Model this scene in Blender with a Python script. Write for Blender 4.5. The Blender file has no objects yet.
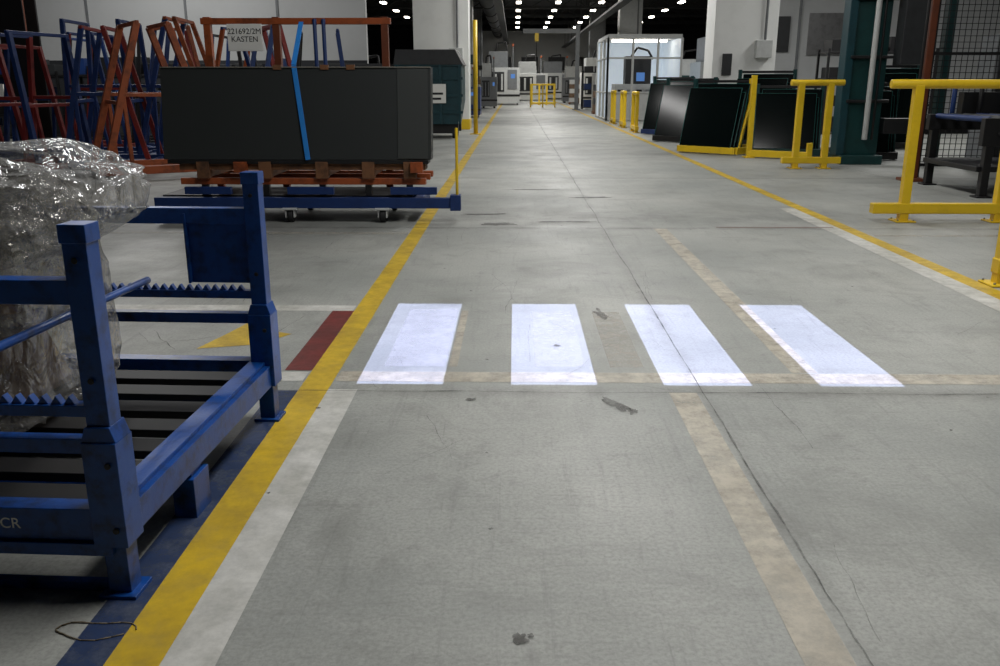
import bpy, bmesh, math, random
from mathutils import Vector, Matrix, noise
random.seed(7)
scn=bpy.context.scene
scn.view_settings.view_transform='Standard'
scn.view_settings.look='None'
# ------------------------------------------------------------------ camera
H=1.3; f=870.0; th=math.atan(249/f); psi=math.atan(15*math.cos(th)/f)
cd=bpy.data.cameras.new('camera'); cam=bpy.data.objects.new('camera',cd); scn.collection.objects.link(cam)
cd.lens=f/1000*36; cd.sensor_width=36; cam.location=(0,0,H); cam.rotation_euler=(math.pi/2-th,0,psi)
cd.clip_end=300
scn.camera=cam
# ------------------------------------------------------------------ materials
def s2l(c):
    return tuple(((x/255)/12.92 if x/255<=0.04045 else ((x/255+0.055)/1.055)**2.4) for x in c)
def N(nt,t,**k):
    n=nt.nodes.new(t)
    for a,b in k.items(): setattr(n,a,b)
    return n
MATS={}
def mat(name,rgb,rough=0.5,metal=0.0,wear=0.25,wcol=None,scale=6.0,spec=0.5,emit=None,estr=0,bump=0.0):
    if name in MATS: return MATS[name]
    m=bpy.data.materials.new(name); m.use_nodes=True; nt=m.node_tree; bs=nt.nodes['Principled BSDF']
    col=s2l(rgb); wc=s2l(wcol) if wcol else tuple(x*0.45 for x in col)
    tc=N(nt,'ShaderNodeTexCoord'); nz=N(nt,'ShaderNodeTexNoise'); nz.inputs['Scale'].default_value=scale; nz.inputs['Detail'].default_value=8; nz.inputs['Roughness'].default_value=0.65
    nt.links.new(tc.outputs['Object'],nz.inputs['Vector'])
    mr=N(nt,'ShaderNodeMapRange'); mr.inputs[1].default_value=0.48; mr.inputs[2].default_value=0.72; mr.inputs[3].default_value=0; mr.inputs[4].default_value=wear*2
    nt.links.new(nz.outputs['Fac'],mr.inputs[0])
    mx=N(nt,'ShaderNodeMix',data_type='RGBA'); mx.inputs[6].default_value=(*col,1); mx.inputs[7].default_value=(*wc,1)
    nt.links.new(mr.outputs[0],mx.inputs[0]); nt.links.new(mx.outputs[2],bs.inputs['Base Color'])
    bs.inputs['Roughness'].default_value=rough; bs.inputs['Metallic'].default_value=metal; bs.inputs['Specular IOR Level'].default_value=spec
    if emit: bs.inputs['Emission Color'].default_value=(*s2l(emit),1); bs.inputs['Emission Strength'].default_value=estr
    if bump:
        b=N(nt,'ShaderNodeBump'); b.inputs['Strength'].default_value=bump; b.inputs['Distance'].default_value=0.01
        nt.links.new(nz.outputs['Fac'],b.inputs['Height']); nt.links.new(b.outputs[0],bs.inputs['Normal'])
    MATS[name]=m; return m
blue=mat('blue_painted_steel',(14,68,142),0.34,0,0.45,(8,18,38),13,bump=.15)
blue2=mat('dark_blue_painted_steel',(14,46,100),0.5,0,0.3)
yellow=mat('yellow_painted_steel',(222,186,34),0.38,0,0.12,(130,100,24),5)
orange=mat('orange_painted_steel',(152,74,34),0.5,0,0.45,(66,34,18))
red=mat('red_painted_steel',(122,34,30),0.5,0,0.3)
wood=mat('worn_timber',(112,74,46),0.7,0,0.5,(46,30,18),5)
black=mat('black_steel',(16,16,18),0.5,0,0.3)
dgrey=mat('dark_grey_steel',(42,44,46),0.5,0,0.3)
grey=mat('grey_paint',(115,118,120),0.5,0,0.2)
lgrey=mat('light_grey_paint',(190,192,190),0.5,0,0.15,(140,140,138))
white=mat('white_paint',(228,229,226),0.6,0,0.12,(180,180,176),1.5)
teal=mat('teal_painted_steel',(16,58,66),0.45,0,0.3)
tealm=mat('green_machine_paint',(16,58,58),0.4,0,0.3)
brown=mat('brown_primed_steel',(104,52,28),0.5,0,0.3)
board=mat('dark_sheet_board',(42,45,45),0.42,0,0.1,(36,38,38),1.2)
boardl=mat('dark_sheet_board_offcut',(54,57,56),0.42,0,0.1,(48,50,50),1.2)
boarde=mat('board_edge_trim',(120,118,110),0.5)
glassd=mat('dark_glass_sheet',(8,15,15),0.12,0,0.1,spec=.3)
glasse=mat('glass_sheet_edge',(44,92,88),0.2)
strap=mat('light_blue_strap',(26,120,200),0.6,0,0.1)
paper=mat('paper_label',(225,225,220),0.7,0,0.05,(200,200,195))
ink=mat('black_ink',(25,25,28),0.7,0,0)
rubber=mat('rubber_wheel',(30,30,32),0.7)
steel=mat('bare_steel',(150,150,150),0.35,0.8)
card=mat('brown_cardboard',(112,90,70),0.8,0,0.5,(64,52,40),8,bump=.2)
booth=mat('booth_panel_lit',(205,215,225),0.5,0,0.1,None,2,emit=(210,225,240),estr=0.3)  # panels glow faintly, interior light of the booth put into the material
lampm=mat('lamp_diffuser',(255,250,240),0.5,0,0,emit=(255,244,226),estr=14)
screen=mat('monitor_screen',(60,90,140),0.3,0,0,emit=(90,140,210),estr=.5)

# ------------------------------------------------------------------ builder
class B:
    def __init__(s,name): s.name=name; s.bm=bmesh.new(); s.mats=[]
    def mi(s,m):
        if m not in s.mats: s.mats.append(m)
        return s.mats.index(m)
    def hexa(s,vs,m):
        v=[s.bm.verts.new(p) for p in vs]
        for q in ((0,3,2,1),(4,5,6,7),(0,1,5,4),(1,2,6,5),(2,3,7,6),(3,0,4,7)):
            fc=s.bm.faces.new([v[i] for i in q]); fc.material_index=s.mi(m)
        return s
    def box(s,x0,x1,y0,y1,z0,z1,m):
        return s.hexa([(x0,y0,z0),(x1,y0,z0),(x1,y1,z0),(x0,y1,z0),(x0,y0,z1),(x1,y0,z1),(x1,y1,z1),(x0,y1,z1)],m)
    def bar(s,p0,p1,w,h,m,up=(0,0,1)):
        p0=Vector(p0);p1=Vector(p1);d=(p1-p0).normalized();u=Vector(up)
        if abs(d.dot(u))>.97: u=Vector((0,1,0))
        sd=d.cross(u).normalized()*w/2; uu=sd.cross(d).normalized()*h/2
        return s.hexa([p0-sd-uu,p0+sd-uu,p1+sd-uu,p1-sd-uu,p0-sd+uu,p0+sd+uu,p1+sd+uu,p1-sd+uu],m)
    def tube(s,p0,p1,r,m,n=14,r2=None):
        p0=Vector(p0);p1=Vector(p1);d=(p1-p0).normalized();u=Vector((0,0,1)) if abs(d.z)<.9 else Vector((1,0,0))
        a=d.cross(u).normalized();b=a.cross(d); r2=r if r2 is None else r2
        r0=[s.bm.verts.new(p0+(a*math.cos(t)+b*math.sin(t))*r) for t in [2*math.pi*i/n for i in range(n)]]
        r1=[s.bm.verts.new(p1+(a*math.cos(t)+b*math.sin(t))*r2) for t in [2*math.pi*i/n for i in range(n)]]
        k=s.mi(m)
        for i in range(n):
            fc=s.bm.faces.new([r0[i],r0[(i+1)%n],r1[(i+1)%n],r1[i]]); fc.material_index=k; fc.smooth=True
        s.bm.faces.new(r0[::-1]).material_index=k; s.bm.faces.new(r1).material_index=k
        return s
    def path(s,pts,r,m,n=10):
        for a,b in zip(pts[:-1],pts[1:]): s.tube(a,b,r,m,n)
        return s
    def prism(s,poly,y0,y1,m,axis='y'):
        k=s.mi(m)
        def P(a,b,c): return (a,c,b) if axis=='y' else ((c,a,b) if axis=='x' else (a,b,c))
        a=[s.bm.verts.new(P(p[0],p[1],y0)) for p in poly]; b=[s.bm.verts.new(P(p[0],p[1],y1)) for p in poly]
        n=len(poly)
        for i in range(n): s.bm.faces.new([a[i],a[(i+1)%n],b[(i+1)%n],b[i]]).material_index=k
        s.bm.faces.new(a[::-1]).material_index=k; s.bm.faces.new(b).material_index=k
        return s
    def flat(s,poly,z,m):
        fc=s.bm.faces.new([s.bm.verts.new((p[0],p[1],z)) for p in poly]); fc.material_index=s.mi(m); fc.normal_update()
        if fc.normal.z<0: fc.normal_flip()
        return s
    def done(s,bevel=0.004,parent=None,loc=None):
        if bevel is not None: bmesh.ops.recalc_face_normals(s.bm,faces=[fc for fc in s.bm.faces])
        me=bpy.data.meshes.new(s.name); s.bm.to_mesh(me); s.bm.free()
        for m in s.mats: me.materials.append(m)
        o=bpy.data.objects.new(s.name,me); scn.collection.objects.link(o)
        if bevel:
            md=o.modifiers.new('bevel','BEVEL'); md.width=bevel; md.segments=2; md.limit_method='ANGLE'; md.angle_limit=math.radians(50)
        if parent: o.parent=parent
        if loc: o.location=loc
        return o
def text(name,body,loc,size,m,parent,rot=(math.pi/2,0,0)):
    c=bpy.data.curves.new(name,'FONT'); c.body=body; c.size=size; c.extrude=0.0005; c.align_x='CENTER'; c.align_y='CENTER'
    c.materials.append(m); o=bpy.data.objects.new(name,c); scn.collection.objects.link(o); o.location=loc; o.rotation_euler=rot; o.parent=parent
    return o

# ------------------------------------------------------------------ floor
def floor_material():
    m=bpy.data.materials.new('sealed_concrete'); m.use_nodes=True; nt=m.node_tree; bs=nt.nodes['Principled BSDF']; L=nt.links.new
    tc=N(nt,'ShaderNodeTexCoord')
    def noi(sc,det=6,ro=.6,vec=None,dist=0):
        n=N(nt,'ShaderNodeTexNoise'); n.inputs['Scale'].default_value=sc; n.inputs['Detail'].default_value=det; n.inputs['Roughness'].default_value=ro; n.inputs['Distortion'].default_value=dist
        L(vec or tc.outputs['Object'],n.inputs['Vector']); return n.outputs['Fac']
    def mr(i,a,b,c,d):
        n=N(nt,'ShaderNodeMapRange'); L(i,n.inputs[0])
        for j,v in enumerate((a,b,c,d)): n.inputs[j+1].default_value=v
        return n.outputs[0]
    def mix(fac,a,b,mode='MIX'):
        n=N(nt,'ShaderNodeMix',data_type='RGBA',blend_type=mode)
        if isinstance(fac,float): n.inputs[0].default_value=fac
        else: L(fac,n.inputs[0])
        for k,v in ((6,a),(7,b)):
            if isinstance(v,tuple): n.inputs[k].default_value=(*v,1)
            else: L(v,n.inputs[k])
        return n.outputs[2]
    base=mix(mr(noi(.55,7,.6),.35,.65,0,1),s2l((140,143,139)),s2l((170,171,165)))
    base=mix(mr(noi(1.3,10,.72,dist=.8),.5,.68,0,.55),base,s2l((116,117,112)))
    base=mix(mr(noi(4.5,10,.78,dist=.4),.55,.68,0,.45),base,s2l((108,108,104)))
    base=mix(mr(noi(6,8,.75,dist=.3),.54,.72,0,.4),base,s2l((180,180,175)))
    base=mix(mr(noi(75,4,.7),.4,.75,0,.55),base,s2l((102,103,99)))
    base=mix(mr(noi(22,6,.8),.64,.74,0,.7),base,s2l((80,80,76)))
    for sc,w,ro in (((7,.5,1),.32,.15),((.6,9,1),.25,.15),((22,.6,1),.4,-.5),((20,.5,1),.35,.9)):
        mp=N(nt,'ShaderNodeMapping'); mp.inputs['Scale'].default_value=sc; mp.inputs['Rotation'].default_value=(0,0,ro); L(tc.outputs['Object'],mp.inputs[0])
        base=mix(mr(noi(3 if sc[0]<20 else 1.5,10,.75,mp.outputs[0],.4),.54 if sc[0]<20 else .6,.7,0,w),base,s2l((94,95,92)))
    sx=N(nt,'ShaderNodeSeparateXYZ'); L(tc.outputs['Object'],sx.inputs[0])
    def near(sock,c,wd,amt):
        a=N(nt,'ShaderNodeMath',operation='SUBTRACT'); L(sock,a.inputs[0]); a.inputs[1].default_value=c
        d=N(nt,'ShaderNodeMath',operation='ABSOLUTE'); L(a.outputs[0],d.inputs[0])
        g=mr(d.outputs[0],0,wd,amt,0); k=N(nt,'ShaderNodeMath',operation='MULTIPLY'); L(g,k.inputs[0]); L(mr(noi(3,8,.7),.4,.65,.1,1),k.inputs[1]); return k.outputs[0]
    for yy in (3.6,8.12,12.64,17.16): base=mix(near(sx.outputs[1],yy,.10,.6),base,s2l((84,83,79)))
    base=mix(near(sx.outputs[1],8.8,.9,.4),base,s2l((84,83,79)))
    base=mix(near(sx.outputs[0],.83,.06,.4),base,s2l((84,83,79)))
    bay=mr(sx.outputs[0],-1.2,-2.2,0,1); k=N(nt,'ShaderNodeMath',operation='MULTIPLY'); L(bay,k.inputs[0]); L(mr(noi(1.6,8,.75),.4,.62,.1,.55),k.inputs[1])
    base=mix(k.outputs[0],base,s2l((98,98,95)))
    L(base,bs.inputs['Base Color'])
    L(mr(noi(1.5,6,.6),.3,.7,.42,.62),bs.inputs['Roughness'])
    b=N(nt,'ShaderNodeBump'); b.inputs['Strength'].default_value=.15; b.inputs['Distance'].default_value=.004; L(noi(25,6,.6),b.inputs['Height']); L(b.outputs[0],bs.inputs['Normal'])
    return m
def paint(name,rgb,wear,wcol=None,rough=.5,lo=.4,hi=.7,top=None):
    m=bpy.data.materials.new(name); m.use_nodes=True; nt=m.node_tree; bs=nt.nodes['Principled BSDF']; L=nt.links.new
    tc=N(nt,'ShaderNodeTexCoord')
    n=N(nt,'ShaderNodeTexNoise'); n.inputs['Scale'].default_value=9; n.inputs['Detail'].default_value=10; n.inputs['Roughness'].default_value=.75; L(tc.outputs['Object'],n.inputs['Vector'])
    r=N(nt,'ShaderNodeMapRange'); L(n.outputs['Fac'],r.inputs[0]); r.inputs[1].default_value=lo; r.inputs[2].default_value=hi; r.inputs[3].default_value=top if top is not None else 1-wear*.25; r.inputs[4].default_value=max(0,1-wear)
    L(r.outputs[0],bs.inputs['Alpha'])
    n2=N(nt,'ShaderNodeTexNoise'); n2.inputs['Scale'].default_value=2.5; n2.inputs['Detail'].default_value=9; n2.inputs['Roughness'].default_value=.7; L(tc.outputs['Object'],n2.inputs['Vector'])
    r2=N(nt,'ShaderNodeMapRange'); L(n2.outputs['Fac'],r2.inputs[0]); r2.inputs[1].default_value=.42; r2.inputs[2].default_value=.68; r2.inputs[4].default_value=.8
    mx=N(nt,'ShaderNodeMix',data_type='RGBA'); mx.inputs[6].default_value=(*s2l(rgb),1); mx.inputs[7].default_value=(*s2l(wcol or tuple(c*.7 for c in rgb)),1)
    L(r2.outputs[0],mx.inputs[0]); L(mx.outputs[2],bs.inputs['Base Color']); bs.inputs['Roughness'].default_value=rough
    return m
fm=floor_material()
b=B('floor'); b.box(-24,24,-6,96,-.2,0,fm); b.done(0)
py=paint('yellow_floor_paint',(216,180,28),.4,(164,134,32))
pw=paint('white_floor_paint',(212,211,205),.4,(165,164,154))
pwf=paint('faded_white_floor_paint',(196,196,196),.8,(182,182,180),top=.5)
pbg=paint('worn_beige_floor_paint',(204,196,180),.75,(178,168,150),top=.8)
pbf=paint('faint_beige_floor_paint',(186,180,168),.9,(165,160,148),top=.5)
pr=paint('red_floor_paint',(118,36,30),.4,(80,28,24))
pb=paint('blue_floor_paint',(26,50,92),.5)
pst=paint('dark_floor_stain',(70,68,62),.9,top=.8)
jt=paint('floor_joint_filler',(66,66,64),.9,lo=.35,hi=.65)
def strip(b,x0,x1,y0,y1,z,m): b.flat([(x0,y0),(x1,y0),(x1,y1),(x0,y1)],z,m)
b=B('floor_marking_yellow_line'); strip(b,-.95,-.82,-4,86,.002,py); b.done(None)
b=B('floor_marking_yellow_line'); strip(b,3.04,3.17,-4,86,.002,py); b.done(None)
b=B('floor_marking_white_line'); strip(b,-.82,-.69,-4,3.62,.002,pw); b.done(None)
b=B('floor_marking_white_line'); strip(b,2.88,3.04,-4,9.5,.002,pw); b.done(None)
b=B('floor_marking_cross_line'); strip(b,-.81,2.88,3.73,3.87,.0015,pbg); strip(b,-4.5,-.96,3.73,3.86,.0015,pw); strip(b,-4.5,-.96,5.0,5.13,.0015,pw); strip(b,-4.5,-.96,7.75,7.86,.0015,pbf);strip(b,3.2,6,7.7,7.8,.0015,pbf); b.done(None)
b=B('floor_marking_beige_line'); strip(b,.68,.80,-4,3.6,.0015,pbg); strip(b,1.3,1.42,3.88,8.1,.0015,pbg); strip(b,-.62,-.33,3.95,5.05,.0012,pwf); strip(b,.1,.34,3.95,5.0,.0012,pwf); strip(b,-.31,-.27,3.95,5.02,.0012,pbg); strip(b,.46,.62,3.95,5.0,.0012,pbf); b.done(None)
b=B('floor_marking_red_line'); strip(b,-1.08,-.95,3.88,5.0,.0025,pr); strip(b,1.9,3.0,8.17,8.2,.0025,pr); b.done(None)
b=B('floor_marking_blue_line'); strip(b,-1.06,-.95,-4,3.6,.002,pb); b.done(None)
b=B('floor_marking_yellow_arrow'); b.flat([(-1.62,4.22),(-1.33,4.3),(-1.2,4.5),(-1.33,4.56),(-1.5,4.74),(-1.55,4.5)],.002,py); b.done(None)
def wob(b,p0,p1,w,m,amp=.006,seg=.05,z=.003,sd=0):
    p0=Vector((*p0,0));p1=Vector((*p1,0));d=(p1-p0);n=max(2,int(d.length/seg));nn=Vector((-d.y,d.x,0)).normalized();k=b.mi(m);pv=None
    for i in range(n+1):
        c=p0+d*i/n; c=c+nn*(noise.noise(Vector((c.x*2+sd,c.y*2,sd)))*amp*2+noise.noise(Vector((c.x*11+sd,c.y*11,sd)))*amp*.7); ww=w*(.25+1.3*abs(noise.noise(Vector((c.x*5,c.y*5,3+sd)))))
        a=b.bm.verts.new((c.x+nn.x*ww,c.y+nn.y*ww,z)); e=b.bm.verts.new((c.x-nn.x*ww,c.y-nn.y*ww,z))
        if pv:
            fc=b.bm.faces.new([pv[0],a,e,pv[1]]); fc.material_index=k
        pv=(a,e)
b=B('floor_joint_lines')
wob(b,(.83,-4),(.83,60),.005,jt)
for j,y in enumerate((-.92,3.60,8.12,12.64,17.16,21.7,26.2,30.7,35.2,39.8)): wob(b,(-12,y),(12,y),.007,jt,sd=j)
wob(b,(5.35,-4),(5.35,60),.006,jt); wob(b,(-3.7,-4),(-3.7,60),.006,jt)
b.done(None)
b=B('floor_stains')
def blob(x,y,rx,ry,rot=0,sd=0):
    pts=[]
    for i in range(26):
        t=2*math.pi*i/26; r=1+.9*noise.noise(Vector((math.cos(t)*1.6+sd*3.1,math.sin(t)*1.6,sd)))+.5*noise.noise(Vector((math.cos(t)*5+sd,math.sin(t)*5,sd)))
        px=rx*r*math.cos(t);pyy=ry*r*math.sin(t); pts.append((x+px*math.cos(rot)-pyy*math.sin(rot),y+px*math.sin(rot)+pyy*math.cos(rot)))
    b.flat(pts,.0035,pst)
blob(.43,3.44,.035,.07,.5,1); blob(.49,3.36,.02,.03,0,12); blob(.51,4.95,.028,.11,.15,2); blob(.02,1.83,.018,.022,.8,3); blob(.045,1.845,.008,.008,.8,33); blob(-.18,3.5,.02,.015,0,5); blob(.22,4.3,.02,.015,0,7);blob(-.16,8.35,.2,.08,.1,10);blob(-.35,9,.25,.05,.1,11);blob(.5,8.5,.3,.04,.05,14);blob(.9,10.4,.25,.06,.1,15);blob(.2,11.2,.3,.05,0,16)
for i in range(60):
    blob(random.uniform(-3,3),random.uniform(1.9,14),random.uniform(.003,.009),random.uniform(.003,.010),random.uniform(0,3),20+i)
for i in range(44):
    x=random.uniform(-.6,2.8); y=random.uniform(1.7,9); a=random.gauss(1.57,.5); l=random.uniform(.15,1.1)
    wob(b,(x,y),(x+l*math.cos(a),y+l*math.sin(a)),.0013,jt,amp=.02,seg=.04,z=.003,sd=i*7)
for i in range(40):
    x=random.uniform(-3.3,-1.1); y=random.uniform(4,8); a=random.uniform(0,3); l=random.uniform(.15,.8)
    wob(b,(x,y),(x+l*math.cos(a),y+l*math.sin(a)),.0025,jt,amp=.02,seg=.04,z=.003,sd=i*5)
b.done(None)

# ------------------------------------------------------------------ shell
ceilm=mat('dark_ceiling_deck',(26,26,28),.8)
wallm=mat('painted_wall',(188,190,190),.7,0,.2,(160,162,160),.6)
walld=mat('dark_wall',(44,46,50),.8,0,.2,None,.6)
b=B('ceiling'); b.box(-24,24,-6,96,7.4,7.6,ceilm); b.done(0)
b=B('wall_left'); b.box(-24.3,-24,-6,96,0,7.4,walld); b.done(0)
b=B('wall_right'); b.box(24,24.3,-6,96,0,7.4,walld); b.done(0)
b=B('wall_back'); b.box(-24,24,96,96.3,0,7.4,walld); b.done(0)
b=B('wall_front'); b.box(-24,24,-6.3,-6,0,7.4,walld); b.done(0)
b=B('wall_partition_left')
b.box(-20,-3.9,24,24.2,0,7.39,wallm)
for x in (-14,-11.2,-8.6,-6.2): b.box(x-.03,x+.03,23.97,24,0,7.39,grey)
b.box(-20,-3.9,23.9,24,1.5,1.62,dgrey); b.box(-20,-3.9,23.95,24,0,1.9,walld); b.done(.0)
b=B('wall_partition_right'); b.box(7.6,20,30,30.2,0,7.39,wallm)
for x in (9.2,11,13): b.box(x-.04,x+.04,29.96,30,0,7.39,grey)
b.box(8.0,8.9,29.95,30,2.3,3.4,dgrey); b.box(9.5,10.6,29.95,30,2.2,3.5,steel); b.done(0)
def column(x,y,w,mt):
    b=B('concrete_column'); b.box(x-w/2,x+w/2,y-.5,y+.5,0,7.39,mt)
    b.box(x-w/2-.02,x+w/2+.02,y-.52,y+.52,0,.3,yellow)
    b.box(x+w*.15,x+w*.4,y-.7,y-.5,1.9,2.3,lgrey); b.box(x-w*.35,x-w*.2,y-.55,y-.5,1.5,2.0,dgrey)
    b.tube((x+w*.3,y-.56,2.3),(x+w*.3,y-.56,7.3),.03,grey); return b.done(.01)
column(-2.15,27,1.6,white); column(5.5,22.5,1.5,white)
column(-2.9,50,1.2,lgrey); column(6.2,50,1.2,lgrey); column(-3.2,72,1.2,grey); column(6.4,72,1.2,grey)
b=B('steel_roof_column'); x,y=-9.4,17.3
b.box(x-.25,x+.25,y-.25,y-.2,0,7.39,brown); b.box(x-.25,x+.25,y+.2,y+.25,0,7.39,black); b.box(x-.03,x+.03,y-.2,y+.2,0,7.39,black); b.box(x-.35,x+.35,y-.35,y+.35,0,.04,black); b.box(x-.25,x+.25,y-.27,y-.25,0,7.3,black); b.done(.005)

# ------------------------------------------------------------------ foreground stacking rack
XR=-.985
def rack():
    b=B('blue_stacking_rack'); x1=XR; x0=-2.55
    for (x,y) in ((x1,2.03),(x1,3.28),(x0,2.03),(x0,3.28)):
        b.box(x-.030,x+.030,y-.03,y+.03,0,.975,blue)
        b.box(x-.034,x+.034,y-.034,y+.034,.94,.985,blue)
        b.box(x-.045,x+.045,y-.045,y+.045,.15,.44,blue)
        b.prism([(x-.045,.44),(x+.045,.44),(x+.032,.48),(x-.032,.48)],y-.04,y+.04,blue)
        b.box(x-.05,x+.05,y-.05,y+.05,0,.012,blue)
        for zz in (.9,.6): b.tube((x,y-.034,zz),(x,y-.038,zz),.008,black)
        for zz in (.2,.38): b.tube((x+.02,y-.045,zz),(x+.02,y-.052,zz),.008,black)
    for y in (2.03,3.28):
        b.box(x0,x1,y-.025,y+.025,.79,.85,blue)
        b.box(x0,x1,y-.02,y+.02,.50,.53,blue)
        n=int((x1-x0-.08)/.034)
        for i in range(n):
            xx=x0+.06+i*.034; b.prism([(xx-.016,.528),(xx+.016,.528),(xx,.552)],y-.012,y+.012,blue)
        b.box(x0,x1,y-.02,y+.02,.40,.44,blue)
        b.box(x0,x1,y-.03,y+.03,.16,.25,blue)
        b.box(x0,x1,y-.045,y+.045,.125,.16,blue)
    for x in (x0,x1):
        b.box(x-.03,x+.03,2.05,3.25,.15,.235,blue)
        b.box(x-.055,x+.01,2.05,3.25,.235,.25,blue)
        b.box(x-.02,x+.02,2.45,2.53,.0,.15,blue); b.box(x-.035,x+.035,2.43,2.55,.0,.13,blue)
    b.box(x0,x1,2.02,2.05,.0,.025,blue)
    b.tube((-1.43,2.03,.585),(-1.43,3.28,.565),.014,blue)
    b.box(-1.255,x1,3.27,3.285,.56,.81,blue)
    b.box(-1.255,-1.245,3.25,3.28,.56,.83,blue)
    b.box(-2.4,x1,2.25,2.29,.14,.2,blue); b.box(-2.4,x1,2.9,2.94,.14,.2,blue)
    for i in range(7):
        y=2.09+i*.165; b.box(x0+.03,x1-.03,y,y+.1,.2,.228,black)
    b.box(x0+.03,-1.45,2.06,3.25,.185,.2,black)  # solid sheet added below the load to block light and keep the floor dark
    M=Matrix.Translation((XR,3.28,0))@Matrix.Rotation(-.038,4,'Z')@Matrix.Translation((-XR,-3.28,0))
    bmesh.ops.transform(b.bm,matrix=M,verts=b.bm.verts)
    o=b.done(.004); p=M@Vector((-1.255,1.9995,.205)); text('stencil_text','CR',p,.042,paper,o,(math.pi/2,0,-.038)); return o
rack()
def bag():
    root=bpy.data.objects.new('plastic_wrapped_load',None); scn.collection.objects.link(root)
    b=B('cardboard_core'); b.hexa([(-2.4,2.6,.24),(-1.68,2.6,.24),(-1.62,3.05,.24),(-2.4,3.05,.24),(-2.35,2.65,.62),(-1.8,2.67,.5),(-1.72,3.0,.56),(-2.35,3.0,.64)],card)
    b.hexa([(-2.3,2.6,.64),(-1.85,2.62,.56),(-1.75,2.95,.58),(-2.3,2.95,.66),(-2.2,2.7,.85),(-1.9,2.7,.78),(-1.85,2.9,.8),(-2.2,2.9,.88)],dgrey)
    b.done(.03,root)
    m=bpy.data.materials.new('clear_plastic_film'); m.use_nodes=True; nt=m.node_tree; nt.nodes.clear(); L=nt.links.new
    out=N(nt,'ShaderNodeOutputMaterial'); tr=N(nt,'ShaderNodeBsdfTransparent'); tr.inputs[0].default_value=(.84,.83,.81,1)
    gl=N(nt,'ShaderNodeBsdfGlossy'); gl.inputs['Roughness'].default_value=.16; gl.inputs['Color'].default_value=(.95,.97,1,1)
    df=N(nt,'ShaderNodeBsdfDiffuse'); df.inputs[0].default_value=(.55,.55,.54,1)
    tc=N(nt,'ShaderNodeTexCoord'); mp=N(nt,'ShaderNodeMapping'); mp.inputs['Scale'].default_value=(1.3,1,.55); mp.inputs['Rotation'].default_value=(.2,.5,.3); L(tc.outputs['Object'],mp.inputs[0])
    hs=[]
    for sc,ds in ((3.2,1.5),(9,2.2)):
        n=N(nt,'ShaderNodeTexNoise'); n.inputs['Scale'].default_value=sc; n.inputs['Detail'].default_value=2; n.inputs['Distortion'].default_value=ds; L(mp.outputs[0],n.inputs['Vector'])
        d=N(nt,'ShaderNodeMath',operation='SUBTRACT'); L(n.outputs['Fac'],d.inputs[0]); d.inputs[1].default_value=.5
        ab=N(nt,'ShaderNodeMath',operation='ABSOLUTE'); L(d.outputs[0],ab.inputs[0]); hs.append(ab.outputs[0])
    ad=N(nt,'ShaderNodeMath',operation='MULTIPLY_ADD'); L(hs[1],ad.inputs[0]); ad.inputs[1].default_value=.35; L(hs[0],ad.inputs[2])
    bp=N(nt,'ShaderNodeBump'); bp.inputs['Strength'].default_value=.85; bp.inputs['Distance'].default_value=.09; L(ad.outputs[0],bp.inputs['Height'])
    L(bp.outputs[0],gl.inputs['Normal']); L(bp.outputs[0],df.inputs['Normal'])
    m1=N(nt,'ShaderNodeMixShader'); L(df.outputs[0],m1.inputs[1]); L(gl.outputs[0],m1.inputs[2]); m1.inputs[0].default_value=.5
    lw=N(nt,'ShaderNodeLayerWeight'); lw.inputs[0].default_value=.35; L(bp.outputs[0],lw.inputs['Normal'])
    r=N(nt,'ShaderNodeMapRange'); L(lw.outputs['Facing'],r.inputs[0]); r.inputs[3].default_value=.12; r.inputs[4].default_value=.7
    m2=N(nt,'ShaderNodeMixShader'); L(r.outputs[0],m2.inputs[0]); L(tr.outputs[0],m2.inputs[1]); L(m1.outputs[0],m2.inputs[2]); L(m2.outputs[0],out.inputs[0])
    for nm,c,s,sd,ex in (('film_outer',(-1.98,2.78,.56),(.55,.40,.36),1,.5),('film_upper',(-1.76,2.80,.93),(.54,.36,.19),5,.7),('film_fold',(-1.75,2.72,.80),(.36,.30,.26),9,.7)):
        bm=bmesh.new(); bmesh.ops.create_icosphere(bm,subdivisions=6,radius=1)
        for v in bm.verts:
            p=v.co.copy(); q=Vector([math.copysign(abs(a)**ex,a) for a in p])
            fq=p*2.0+Vector((sd,sd*2,0)); rid=1-abs(noise.noise(fq))*2; rid2=1-abs(noise.noise(p*4.5+Vector((sd,0,3))))*2; big=noise.noise(p*1.2+Vector((sd*2,1,0)))
            k=1+.12*(rid-.5)+.05*(rid2-.5)+.14*big
            X=c[0]+q.x*s[0]*k; Z=max(.232,c[2]+q.z*s[2]*k)
            lim=-1.47 if Z<.78 else -1.47+min(1,(Z-.78)/.14)*.26
            if X>lim: X=lim+(X-lim)*.12
            v.co=Vector((X,max(2.2,min(3.2,c[1]+q.y*s[1]*k)),Z))
        for fc in bm.faces: fc.smooth=True
        me=bpy.data.meshes.new(nm); bm.to_mesh(me); bm.free(); me.materials.append(m); o=bpy.data.objects.new(nm,me); scn.collection.objects.link(o); o.parent=root
bag()
b=B('loose_strap_on_floor'); tie=mat('tan_strap',(112,100,78),.7)
pts=[(-1.03+.10*math.cos(t),1.85+.035*math.sin(t)*(1+.3*math.sin(3*t)),.003) for t in [i*.35 for i in range(17)]]
b.path(pts,.0018,tie,6); b.done(0)

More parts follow.
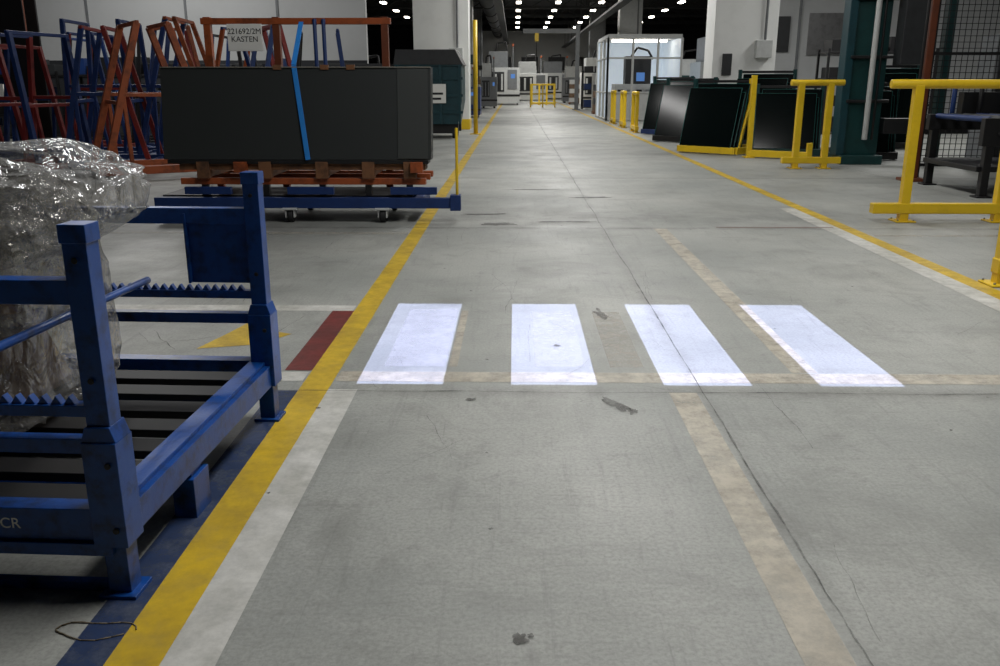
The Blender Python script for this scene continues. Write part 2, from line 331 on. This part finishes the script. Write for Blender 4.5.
# ------------------------------------------------------------------ sheet trolley
def trolley():
    b=B('sheet_transport_trolley')
    b.box(-3.5,-.56,8.42,8.5,.14,.24,blue2); b.box(-3.5,-.9,9.25,9.33,.14,.24,blue2)
    for x in (-3.5,-2.6,-1.8,-1.2,-.98): b.box(x,x+.08,8.5,9.25,.15,.23,blue2)
    b.box(-.62,-.52,8.4,8.52,.12,.27,blue2)
    for x,y in ((-2.18,8.46),(-1.28,8.46),(-2.18,9.29),(-1.28,9.29)):
        b.tube((x-.025,y,.07),(x+.025,y,.07),.068,rubber,20); b.tube((x-.03,y,.07),(x+.03,y,.07),.03,steel,12)
        for sx in (-.045,.035): b.box(x+sx,x+sx+.01,y-.06,y+.04,.05,.145,lgrey)
        b.box(x-.07,x+.07,y-.07,y+.05,.125,.145,lgrey)
    b.box(-3.45,-1.0,8.52,9.24,.24,.255,black)
    for y in (8.5,8.95,9.25): b.box(-3.25,-.86,y,y+.07,.36,.42,orange)
    for x in (-3.05,-2.45,-1.9,-1.45,-1.05):
        b.box(x,x+.06,8.52,9.3,.42,.5,wood); b.box(x,x+.06,8.5,8.56,.25,.36,black); b.box(x-.02,x+.1,8.46,8.54,.42,.58,wood)
    for x in (-3.2,-2.2,-1.2): b.box(x,x+.45,8.44,8.5,.27,.34,blue2)
    for x in (-2.7,-1.0): b.box(x,x+.12,8.42,8.5,.48,.58,orange)
    b.box(-3.25,-.86,8.5,8.7,.5,.56,wood); b.box(-3.35,-.83,8.47,8.72,.56,.597,black)
    for x,mt in ((-3.12,orange),(-2.42,brown),(-1.32,brown)): b.bar((x,9.29,.2),(x,9.29,1.95),.07,.07,mt)
    b.box(-3.18,-1.26,9.25,9.33,1.88,1.94,orange)
    for x in (-2.02,-1.93): b.tube((x,9.24,.3),(x,9.24,1.93),.02,blue2)
    b.box(-2.9,-2.55,9.2,9.22,1.62,1.88,paper)
    b.bar((-3.12,9.29,1.0),(-1.32,9.29,1.0),.05,.05,orange)
    b.bar((-1.98,8.44,.6),(-2.10,8.595,1.478),.048,.006,strap,(0,1,0))
    b.bar((-2.10,8.595,1.478),(-2.15,9.22,1.9),.048,.006,strap,(0,0,1))
    b.tube((-.555,8.46,.2),(-.555,8.46,.9),.014,yellow)
    o=b.done(.005); text('label_text','221692/2M\nKASTEN',(-2.725,9.198,1.77),.075,ink,o)
    s=B('board_sheets')
    for i in range(6):
        t=i*.035; x0=-3.38+.01*i; x1=-.80; y0=8.47+t; y1=8.60+t
        s.hexa([(x0,y0,.6),(x1,y0,.6),(x1,y0+.03,.6),(x0,y0+.03,.6),(x0,y1,1.45),(x1,y1,1.45),(x1,y1+.03,1.45),(x0,y1+.03,1.45)],board)
    s.hexa([(-1.12,8.462,.61),(-.83,8.462,.61),(-.83,8.469,.61),(-1.12,8.469,.61),(-1.12,8.59,1.44),(-.83,8.59,1.44),(-.83,8.598,1.44),(-1.12,8.598,1.44)],boardl)
    s.bar((-3.38,8.596,1.453),(-.80,8.596,1.453),.02,.010,boarde)
    for x in (-2.3,-1.85,-1.6): s.box(x,x+.08,8.585,8.62,1.43,1.475,wood)
    s.done(.003,o)
trolley()

# ------------------------------------------------------------------ hopper container
def hopper():
    b=B('teal_tipping_container'); x0,x1=-2.9,-1.3; y0=22
    b.prism([(x0,.35),(x1-.1,.35),(x1,.9),(x1,1.75),(x0,1.75)],y0,y0+1.6,teal)
    b.prism([(x0-.04,1.75),(x1+.04,1.75),(x1-.15,2.1),(x0+.02,2.1)],y0-.04,y0+1.64,dgrey)
    for z in (.6,1.0,1.4,1.72): b.box(x0-.03,x1+.03,y0-.03,y0,z,z+.06,teal)
    for x in (x0,x0+.5,x0+1.05,x1-.08): b.box(x,x+.06,y0-.05,y0,.35,1.75,teal)
    b.box(x0,x1-.1,y0+.1,y0+.25,.12,.35,black); b.box(x0,x1-.1,y0+1.3,y0+1.45,.12,.35,black)
    for x in (x0+.15,x1-.25): b.tube((x,y0+.17,.1),(x+.07,y0+.17,.1),.1,rubber); b.tube((x,y0+1.37,.1),(x+.07,y0+1.37,.1),.1,rubber)
    b.box(x0+.72,x0+1.22,y0-.06,y0-.05,.85,1.3,paper); b.box(x0+.78,x0+1.15,y0-.065,y0-.06,1.05,1.1,ink); b.box(x0+.78,x0+1.1,y0-.065,y0-.06,.93,.98,ink)
    b.done(.01)
    b=B('teal_tipping_container'); b.prism([(-4.9,.3),(-3.3,.3),(-3.1,.9),(-3.1,1.7),(-4.9,1.7)],22.3,23.6,teal); b.box(-4.95,-3.05,22.25,23.65,1.7,1.78,dgrey)
    for z in (.7,1.2): b.box(-4.93,-3.08,22.26,22.3,z,z+.06,teal)
    for x in (-4.7,-3.5): b.box(x,x+.15,22.4,23.5,0,.3,black)
    b.box(-4.1,-3.6,22.24,22.26,.9,1.2,paper); b.done(.01)
hopper()
b=B('yellow_guard_post'); b.tube((-1.05,24,0),(-1.05,24,2.9),.06,yellow); b.box(-1.2,-.9,23.85,24.15,0,.02,yellow); b.done(0)

# ------------------------------------------------------------------ A-frame racks on the left
def aframe(x,y,w,h,mt,mt2,rot=0,lean=.45,name='a_frame_storage_rack',tk=.07):
    b=B(name)
    for yy in (-.55,.55):
        b.bar((-w/2-.1,yy,.14),(w/2+.1,yy,.14),.09,.11,mt)
        for sx in (-1,1):
            b.bar((sx*w/2,yy,.12),(sx*w/2*(1-lean),yy,h),tk,tk,mt2 if sx>0 else mt)
            b.bar((sx*w*.28,yy,.14),(sx*w/2*(1-lean*.55),yy,h*.55),.05,.05,mt)
        b.bar((-w/2*(1-lean*.55),yy,h*.55),(w/2*(1-lean*.55),yy,h*.55),.05,.05,mt)
    for sx in (-1,1):
        b.bar((sx*w/2,-.55,.12),(sx*w/2,.55,.12),.08,.08,mt)
        b.bar((sx*w/2*(1-lean),-.6,h),(sx*w/2*(1-lean),.6,h),.05,.05,mt2)
        b.bar((sx*w/2*(1-lean*.5),-.55,h*.5),(sx*w/2*(1-lean*.5),.55,h*.5),.05,.05,mt)
        for yy in (-.5,.5): b.tube((sx*w/2-.03,yy,.05),(sx*w/2+.03,yy,.05),.05,rubber,12)
    o=b.done(.005); o.location=(x,y,0); o.rotation_euler=(0,0,rot); return o
aframe(-5.25,12.9,1.6,2.1,orange,orange,.6,.75,tk=.09)
aframe(-5.5,15.0,1.4,2.3,blue2,orange,.1,.9)
aframe(-7.3,13.4,1.1,2.0,red,blue2,-.25,.4)
aframe(-4.1,15.2,1.0,2.2,blue2,red,.5,.9)
aframe(-7.0,15.5,1.1,2.3,blue2,blue2,.1,.2)
aframe(-6.3,13.9,1.2,2.1,blue2,red,.2,.75)
aframe(-8.6,15.2,1.2,1.9,blue2,red,-.1,.5)
aframe(-9.0,13.2,1.2,1.9,blue2,blue2,.3,.6)
aframe(-5.2,17.6,1.5,2.3,orange,blue2,-.2,.8)
aframe(-3.9,18.2,1.2,2.3,black,blue2,.2,.4)
aframe(-10.6,16.6,1.3,2.2,blue2,red,.1,.4)
aframe(-7.2,18.6,1.4,2.3,black,red,.3,.3)
aframe(-8.9,19.4,1.3,2.2,black,blue2,0,.5)
aframe(-6.2,20.0,1.0,2.3,blue2,black,0,.5)
aframe(-6.4,17.0,1.1,2.3,blue2,orange,.6,.7)
aframe(-8.1,17.4,1.0,2.2,red,blue2,.1,.6)
aframe(-7.9,11.6,1.0,1.7,blue2,blue2,.2,.5)
def shelf(x0,x1,y,h,levels,name='storage_shelf',cols=None):
    b=B(name); cols=cols or [dgrey,black,blue2,teal,black,dgrey,card]
    for x in (x0,x1):
        for yy in (y,y+.8): b.bar((x,yy,0),(x,yy,h),.06,.06,black)
    for l in range(levels):
        z=.12+l*(h-.2)/max(1,levels-1) if levels>1 else .12
        b.box(x0,x1,y,y+.8,z-.05,z,black)
        x=x0+.08
        while x<x1-.35:
            w=random.uniform(.25,.6); hh=random.uniform(.18,.42); w=min(w,x1-x-.06)
            b.box(x,x+w,y+.05,y+.7,z,z+hh,random.choice(cols)); x+=w+random.uniform(.03,.2)
    return b.done(.006)
dk=[black,dgrey,black,blue2,dgrey]
shelf(-14,-11,21.6,1.6,4,cols=dk); shelf(-10.8,-8,21.6,1.6,4,cols=dk); shelf(-7.8,-5.2,21.6,1.6,4,cols=dk)
b=B('wall_sign'); b.box(-11.4,-10.8,18.9,18.94,.95,1.3,paper); b.box(-11.3,-11.0,18.89,18.9,1.05,1.15,ink); b.bar((-11.1,18.92,0),(-11.1,18.92,1.3),.05,.05,black); b.done(0)

# ------------------------------------------------------------------ yellow barriers
def barrier(x0,x1,y,h=1.33,posts=(.2,.8),r=.045,rot=0,name='yellow_safety_barrier'):
    b=B(name); w=x1-x0
    b.tube((0,0,h-.04),(w,0,h-.04),r*.95,yellow,18); b.bar((-.05,0,.13),(w+.05,0,.13),.1,.1,yellow)
    for p in posts:
        b.bar((w*p,0,0),(w*p,0,h-.05),r*1.9,r*1.9,yellow); b.box(w*p-.1,w*p+.1,-.1,.1,0,.015,yellow)
        for a in (-.075,.075):
            for c in (-.075,.075): b.tube((w*p+a,c,.015),(w*p+a,c,.03),.01,steel,8)
    o=b.done(.008); o.location=(x0,y,0); o.rotation_euler=(0,0,rot); return o
barrier(3.55,5.1,8.6,1.34,(.17,.76))
barrier(4.31,5.14,14.2,1.36,(.2,.75),.05)
barrier(3.27,4.6,5.78,1.3,(.0,.9))
for y in (24.6,27.4,30.2): barrier(3.35,4.55,y,1.1,(.1,.9),.05,rot=1.55)
barrier(1.0,2.6,58,1.3,(.05,.35,.65,.95),.06)
b=B('yellow_safety_gate')
for x in (.9,1.6,2.3): b.bar((x,52,0),(x,52,1.3),.08,.08,yellow)
for z in (.2,.75,1.26): b.bar((.9,52,z),(2.3,52,z),.06,.06,yellow)
b.done(0)

# ------------------------------------------------------------------ glass racks on the right
def grack(x,y,w,rot,mt=yellow,h=1.45,npan=6,ydepth=1.1,yup=True):
    b=B('glass_sheet_rack')
    for yy in (0,ydepth): b.bar((-w/2,yy,.08),(w/2,yy,.08),.08,.12,mt)
    for xx in (-w/2,w/2): b.bar((xx,0,.08),(xx,ydepth,.08),.08,.12,mt)
    for k,xx in enumerate((-w/2+.02,w/2-.02)):
        mm=mt if (k==1 and yup) else tealm
        b.bar((xx,ydepth*.5,.08),(xx,ydepth*.42,h+.1),.07,.07,mm); b.bar((xx,ydepth*.12,.1),(xx,ydepth*.45,h*.8),.05,.05,mm)
    b.bar((-w/2,ydepth*.5,h+.05),(w/2,ydepth*.5,h+.05),.05,.05,black)
    for i in range(npan):
        y0=.02+i*.05; y1=y0+.3; hh=h*(1-.06*((i+1)%3)); sh=.05*(i%3)-.03; xa=-w/2+.04+sh; xb=w/2-.1+sh
        b.hexa([(xa,y0,.14),(xb,y0,.14),(xb,y0+.02,.14),(xa,y0+.02,.14),(xa,y1,hh),(xb,y1,hh),(xb,y1+.02,hh),(xa,y1+.02,hh)],glassd)
        b.bar((xa,y1+.01,hh+.004),(xb,y1+.01,hh+.004),.022,.008,glasse)
        b.bar((xb+.004,y0,.14),(xb+.004,y1,hh),.008,.02,glasse); b.bar((xa-.004,y0,.14),(xa-.004,y1,hh),.008,.02,glasse)
    o=b.done(.004); o.location=(x,y,0); o.rotation_euler=(0,0,rot); return o
grack(3.7,17.2,1.25,-.75,yellow,1.3)
grack(5.05,16.6,1.2,-.25,tealm,1.2,yup=False)
grack(6.25,15.9,1.0,-.25,black,1.25,yup=False)
grack(3.75,20.6,1.3,-.75,black,1.35,yup=False)
grack(3.85,23.6,1.2,-.75,blue2,1.4,yup=False)
grack(5.2,19.2,1.2,-.5,black,1.5,yup=False)
grack(7.7,18.4,1.3,0,black,1.6,yup=False)
b=B('yellow_safety_gate'); b.bar((4.3,16.35,0),(4.3,16.35,1.45),.09,.09,yellow); b.bar((4.3,16.35,.08),(5.2,15.75,.08),.1,.12,yellow); b.box(4.2,4.4,16.25,16.45,0,.02,yellow); b.bar((5.2,15.75,0),(5.2,15.75,.3),.09,.09,yellow); b.done(.006)

# ------------------------------------------------------------------ machines on the right
def cnc():
    b=B('green_processing_machine')
    b.box(5.45,6.15,14.9,15.8,0,.15,tealm); b.box(5.55,6.12,15.1,15.7,.15,5.6,tealm)
    b.box(5.42,5.55,15.05,15.35,.15,5.5,teal); b.tube((5.86,15.02,.4),(5.86,15.02,5.5),.045,lgrey); b.tube((5.98,15.02,.4),(5.98,15.02,5.5),.02,black)
    b.box(6.12,9.8,15.2,15.9,2.9,3.3,tealm); b.box(6.25,6.8,14.9,15.2,1.6,2.9,dgrey); b.box(6.15,9.8,15.0,15.2,.5,.75,black)
    for x in (7.2,8.4,9.6): b.bar((x,15.4,0),(x,15.4,2.9),.15,.15,tealm)
    for z in (1.0,1.7,2.6): b.box(5.5,6.2,15.02,15.1,z,z+.05,black)
    b.done(.01)
    b=B('roller_conveyor_table')
    for x in (5.55,6.9,8.2):
        for y in (10.5,11.9): b.bar((x,y,0),(x,y,.82),.09,.09,black); b.box(x-.09,x+.09,y-.09,y+.09,0,.02,black)
    b.box(5.45,8.3,10.45,10.55,.6,.92,black); b.box(5.45,8.3,11.85,11.95,.72,.92,black); b.box(5.45,8.3,10.5,11.9,.3,.36,black)
    for i in range(16): x=5.55+i*.17; b.tube((x,10.55,.9),(x,11.85,.9),.035,dgrey if i%3 else blue2)
    b.box(5.9,8.3,11.95,12.1,.9,1.2,black); b.box(6.1,6.5,10.3,10.45,.5,.72,dgrey)
    for i in range(6): b.tube((5.75+.35*i,11.9,.92),(5.75+.35*i,11.9,1.25),.03,black if i%2 else blue2)
    b.path([(5.6,10.42,.75),(5.9,10.4,.55),(6.2,10.4,.6),(6.6,10.4,.5),(7.2,10.42,.7)],.012,black)
    b.done(.006)
    b=B('mesh_machine_fence')
    for x in (5.7,7.0,8.4): b.bar((x,12.6,0),(x,12.6,3.2),.06,.06,black)
    for z in (.2,1.7,3.15): b.bar((5.7,12.6,z),(8.4,12.6,z),.04,.04,black)
    for i in range(34): x=5.72+i*.08; b.bar((x,12.6,.2),(x,12.6,3.15),.008,.008,black)
    for i in range(37): z=.25+i*.08; b.bar((5.7,12.6,z),(8.4,12.6,z),.008,.008,black)
    b.done(0)
    b=B('orange_crane_post'); b.box(5.5,5.59,12.3,12.39,0,5.5,brown); b.box(5.38,5.68,12.2,12.5,0,.04,brown); b.tube((5.47,12.34,.2),(5.47,12.34,5),.02,black)
    b.bar((5.54,12.34,5.4),(2.9,13.8,5.4),.14,.2,brown); b.done(.008)
    b=B('control_panel_cabinet'); b.box(7.1,7.9,13.6,14.1,0,2.0,grey); b.box(7.15,7.85,13.57,13.6,.1,1.9,dgrey); b.box(7.3,7.7,13.55,13.57,1.3,1.6,screen)
    for i in range(4): b.tube((7.3+.12*i,13.57,1.15),(7.3+.12*i,13.54,1.15),.025,red if i==0 else yellow)
    b.done(.01)
cnc()
# ------------------------------------------------------------------ glazed booth & far machines
def boothf():
    b=B('glazed_machine_booth'); x0,x1,y0,y1,h=3.35,6.0,33,37,2.9
    b.box(x0,x1,y1-.05,y1,0,h,booth); b.box(x0,x1,y0,y1,h,h+.12,lgrey); b.box(x1-.05,x1,y0,y1,0,h,booth)
    for x in (x0,x0+.9,x0+1.8,x1): b.bar((x,y0,0),(x,y0,h),.08,.08,lgrey)
    for y in (y0,y0+1.3,y0+2.6,y1): b.bar((x0,y,0),(x0,y,h),.08,.08,lgrey)
    for z in (.05,1.0,2.2,h): b.bar((x0,y0,z),(x1,y0,z),.06,.06,lgrey); b.bar((x0,y0,z),(x0,y1,z),.06,.06,lgrey)
    b.box(x0+.04,x1-.04,y0+.02,y0+.04,.05,1.0,lgrey)
    b.box(x0+.4,x1-.4,y0+1,y0+2.2,.0,1.3,lgrey); b.box(x0+.8,x1-.9,y0+1.2,y0+1.9,1.3,2.3,dgrey); b.box(x0+1.05,x0+1.35,y0-.02,y0,1.4,1.7,screen)
    for i in range(5): b.box(x0+.5+.35*i,x0+.7+.35*i,y0+.9,y0+1,.2+.1*(i%2),1.1,grey if i%2 else black)
    b.path([(x0+1,y0+1.2,2.3),(x0+1.2,y0+1.1,2.6),(x0+1.6,y0+1.1,2.5),(x0+1.8,y0+1.2,2.2)],.04,black)
    b.box(x0+.3,x1-.3,y0+1.5,y0+1.7,h-.08,h-.02,lampm)
    b.done(.01)
boothf()
def machine(x,y,w,d,h,mt,sc=True):
    b=B('workshop_machine')
    b.box(x,x+w,y,y+d,.1,h*.7,mt); b.box(x+w*.1,x+w*.65,y+.1,y+d,h*.7,h,lgrey if mt is not lgrey else grey)
    b.box(x+w*.08,x+w*.55,y-.03,y,h*.25,h*.62,dgrey); b.box(x+w*.65,x+w*.92,y-.04,y,h*.3,h*.66,grey)
    for i in range(5): b.box(x+w*(.1+.09*i),x+w*(.15+.09*i),y-.05,y-.03,h*.28,h*.58,black if i%2 else mt)
    b.box(x-.02,x+w+.02,y-.02,y+.05,h*.16,h*.2,black)
    if sc: b.box(x+w*.74,x+w*.86,y-.05,y-.04,h*.5,h*.58,screen)
    b.path([(x+w*.3,y+.5,h),(x+w*.35,y+.5,h*1.15),(x+w*.6,y+.5,h*1.18),(x+w*.7,y+.5,h*.7)],.05,black)
    b.tube((x+w*.8,y+d*.5,h*.7),(x+w*.8,y+d*.5,h*1.1),.04,grey); b.box(x+w*.77,x+w*.83,y+d*.45,y+d*.55,h*1.1,h*1.15,orange)
    for xx in (x+.1,x+w-.2): b.box(xx,xx+.1,y+.05,y+d-.05,0,.1,black)
    b.done(.015)
machine(-1.9,58,2.2,2,3.3,lgrey); machine(-4.0,42,2.2,2,2.4,grey); machine(-2.9,36,1.5,1.6,1.7,blue2); machine(.0,72,2.6,2,3.0,white,False); machine(3.9,44,2.2,2,2.6,lgrey); machine(4.0,54,2.2,2,2.8,white); machine(3.4,64,2,2,2.5,grey)
machine(-5.6,31,1.4,1.6,1.9,dgrey,False); machine(-6.8,66,2.4,2,2.8,blue2); machine(6.9,34,2.2,2,3.0,lgrey); machine(7,42,2.5,2,2.4,tealm)
machine(-1.7,67,1.5,1.4,2.6,dgrey,False); machine(2.2,80,3,2,3.2,lgrey,False); machine(-1.9,50,.9,1.2,2.4,grey)
shelf(-3.1,-1.9,31.5,1.9,3); shelf(5.4,6.9,25,1.8,3,cols=dk); shelf(-3.2,-1.9,46,2.4,4); shelf(8.2,11,24,2.2,4,cols=dk); shelf(-3.6,-2.0,64,2.4,4); shelf(3.6,5.4,48,2.0,3)
# loaded pallets and gas bottles along the aisle edges, further down the hall
def pallet(x,y,h,mt):
    b=B('loaded_pallet')
    for i in range(3): b.box(x+i*.5,x+i*.5+.1,y,y+.9,0,.1,wood)
    for i in range(6): b.box(x,x+1.1,y+i*.16,y+i*.16+.11,.1,.13,wood)
    zz=.13; k=0
    while zz<h:
        for j in range(2): b.box(x+.03+j*.53,x+.53+j*.53,y+.04,y+.86,zz,zz+.28,mt[(k+j)%len(mt)])
        zz+=.29; k+=1
    b.done(.01)
pallet(-2.6,39.5,1.2,[card,grey,dgrey]); pallet(-2.5,54,1.5,[card,card,lgrey]); pallet(3.5,40.2,1.1,[card,dgrey]); pallet(3.6,60,1.4,[lgrey,card]); pallet(-.9,76,1.3,[card,blue2]); pallet(6.3,28,1.2,[dgrey,card])
b=B('wall_office_block'); b.box(-8,8.5,88,88.3,0,6.2,wallm)
for x in (-5,-2,.6,3.2,6): b.box(x,x+1.6,87.95,88,2.6,3.8,dgrey)
b.box(.2,2.6,87.94,88,0,2.4,grey); b.done(0)

# ------------------------------------------------------------------ overhead services
b=B('roof_trusses')
for y in range(8,96,8):
    b.box(-24,24,y-.1,y+.1,6.9,7.1,dgrey); b.box(-24,24,y-.08,y+.08,6.3,6.4,dgrey)
    x=-23
    while x<23: b.bar((x,y,6.35),(x+1,y,6.95),.06,.06,dgrey); b.bar((x+1,y,6.95),(x+2,y,6.35),.06,.06,dgrey); x+=2
b.done(0)
b=B('ventilation_duct'); b.tube((-1.6,34,5.9),(-1.6,87,5.9),.45,dgrey,20)
for y in range(35,87,6): b.tube((-1.6,y,5.9),(-1.6,y+.15,5.9),.49,black,20)
for y in range(36,87,8): b.tube((-1.6,y,6.3),(-1.6,y,7.38),.02,black,6)
b.done(0)
for tx,tz in ((-.8,4.9),(4.6,4.6)):
    b=B('overhead_cable_tray'); b.box(tx-.2,tx+.2,38.2,87,tz,tz+.1,dgrey)
    for y in range(40,87,5): b.tube((tx,y,tz),(tx,y,7.38),.02,dgrey)
    b.done(0)
b=B('jib_hoist'); b.bar((.4,47,3.9),(3.2,47,3.9),.15,.22,grey); b.tube((1.1,47,3.8),(1.1,47,2.2),.02,black); b.box(1.0,1.2,46.9,47.1,3.4,3.8,yellow); b.bar((3.2,47,0),(3.2,47,4.2),.2,.2,grey); b.box(3.0,3.4,46.8,47.2,0,.04,grey); b.done(0)
b=B('ceiling_light_fixtures')
for x in (-8,.2,2.6,5.2,10):
    for y in range(44,86,6):
        b.box(x-.14,x+.14,y-.5,y+.5,6.0,6.06,lampm); b.box(x-.2,x+.2,y-.55,y+.55,6.06,6.14,dgrey); b.tube((x,y,6.14),(x,y,7.38),.012,dgrey,6)
b.done(0)
def area(name,x,y,z,sx,sy,p,col=(1,.99,.97)):
    l=bpy.data.lights.new(name,'AREA'); l.shape='RECTANGLE'; l.size=sx; l.size_y=sy; l.energy=p; l.color=col
    o=bpy.data.objects.new(name,l); scn.collection.objects.link(o); o.location=(x,y,z); return o
for y,p in ((4.2,370),(13,290),(25,390),(38,380),(54,440),(72,480)): area('ceiling_lamp',1.6,y,6.2,1.2,4,p)
for y,p in ((7,40),(19,370),(34,260)): area('ceiling_lamp',-8.5,y,6.2,1.2,5,p)
for y,p in ((9,90),(20,350),(36,280)): area('ceiling_lamp',9.5,y,6.2,1.2,5,p)
# ------------------------------------------------------------------ virtual crosswalk projector
def projector(x,y,z,power):
    l=bpy.data.lights.new('crosswalk_projector_lamp','SPOT'); l.energy=power; l.shadow_soft_size=0.0; l.spot_size=math.radians(50); l.spot_blend=0; l.color=(.56,.62,1)
    l.use_nodes=True; nt=l.node_tree; L=nt.links.new; em=nt.nodes['Emission']
    tc=N(nt,'ShaderNodeTexCoord'); sp=N(nt,'ShaderNodeSeparateXYZ'); L(tc.outputs['Normal'],sp.inputs[0])
    def M(op,a,bb=None,c=None):
        n=N(nt,'ShaderNodeMath',operation=op)
        for i,v in enumerate((a,bb,c)):
            if v is None: continue
            if isinstance(v,(int,float)): n.inputs[i].default_value=v
            else: L(v,n.inputs[i])
        return n.outputs[0]
    px=M('MULTIPLY',M('DIVIDE',sp.outputs[0],sp.outputs[2]),-z); pyy=M('MULTIPLY',M('DIVIDE',sp.outputs[1],sp.outputs[2]),-z)
    def rect(x0,x1,y0,y1):
        a=M('MULTIPLY',M('GREATER_THAN',px,x0-x),M('LESS_THAN',px,x1-x)); c=M('MULTIPLY',M('GREATER_THAN',pyy,y0-y),M('LESS_THAN',pyy,y1-y)); return M('MULTIPLY',a,c)
    s=None
    for x0,x1 in ((-.71,-.32),(-.012,.376),(.675,1.07),(1.376,1.75)):
        r=rect(x0,x1,3.70,5.19); s=r if s is None else M('ADD',s,r)
    L(s,em.inputs['Strength'])
    o=bpy.data.objects.new('crosswalk_projector_lamp',l); scn.collection.objects.link(o); o.location=(x,y,z)
    b=B('crosswalk_projector'); b.box(x-.12,x+.12,y-.18,y+.18,z+.03,z+.25,black); b.tube((x,y,z+.01),(x,y,z+.04),.05,steel); b.tube((x,y,z+.25),(x,y,7.38),.02,dgrey); b.done(.008)
projector(.5,4.44,5.0,2600)
w=bpy.data.worlds.new('world'); scn.world=w; w.use_nodes=True; w.node_tree.nodes['Background'].inputs[0].default_value=(.5,.55,.65,1); w.node_tree.nodes['Background'].inputs[1].default_value=.03
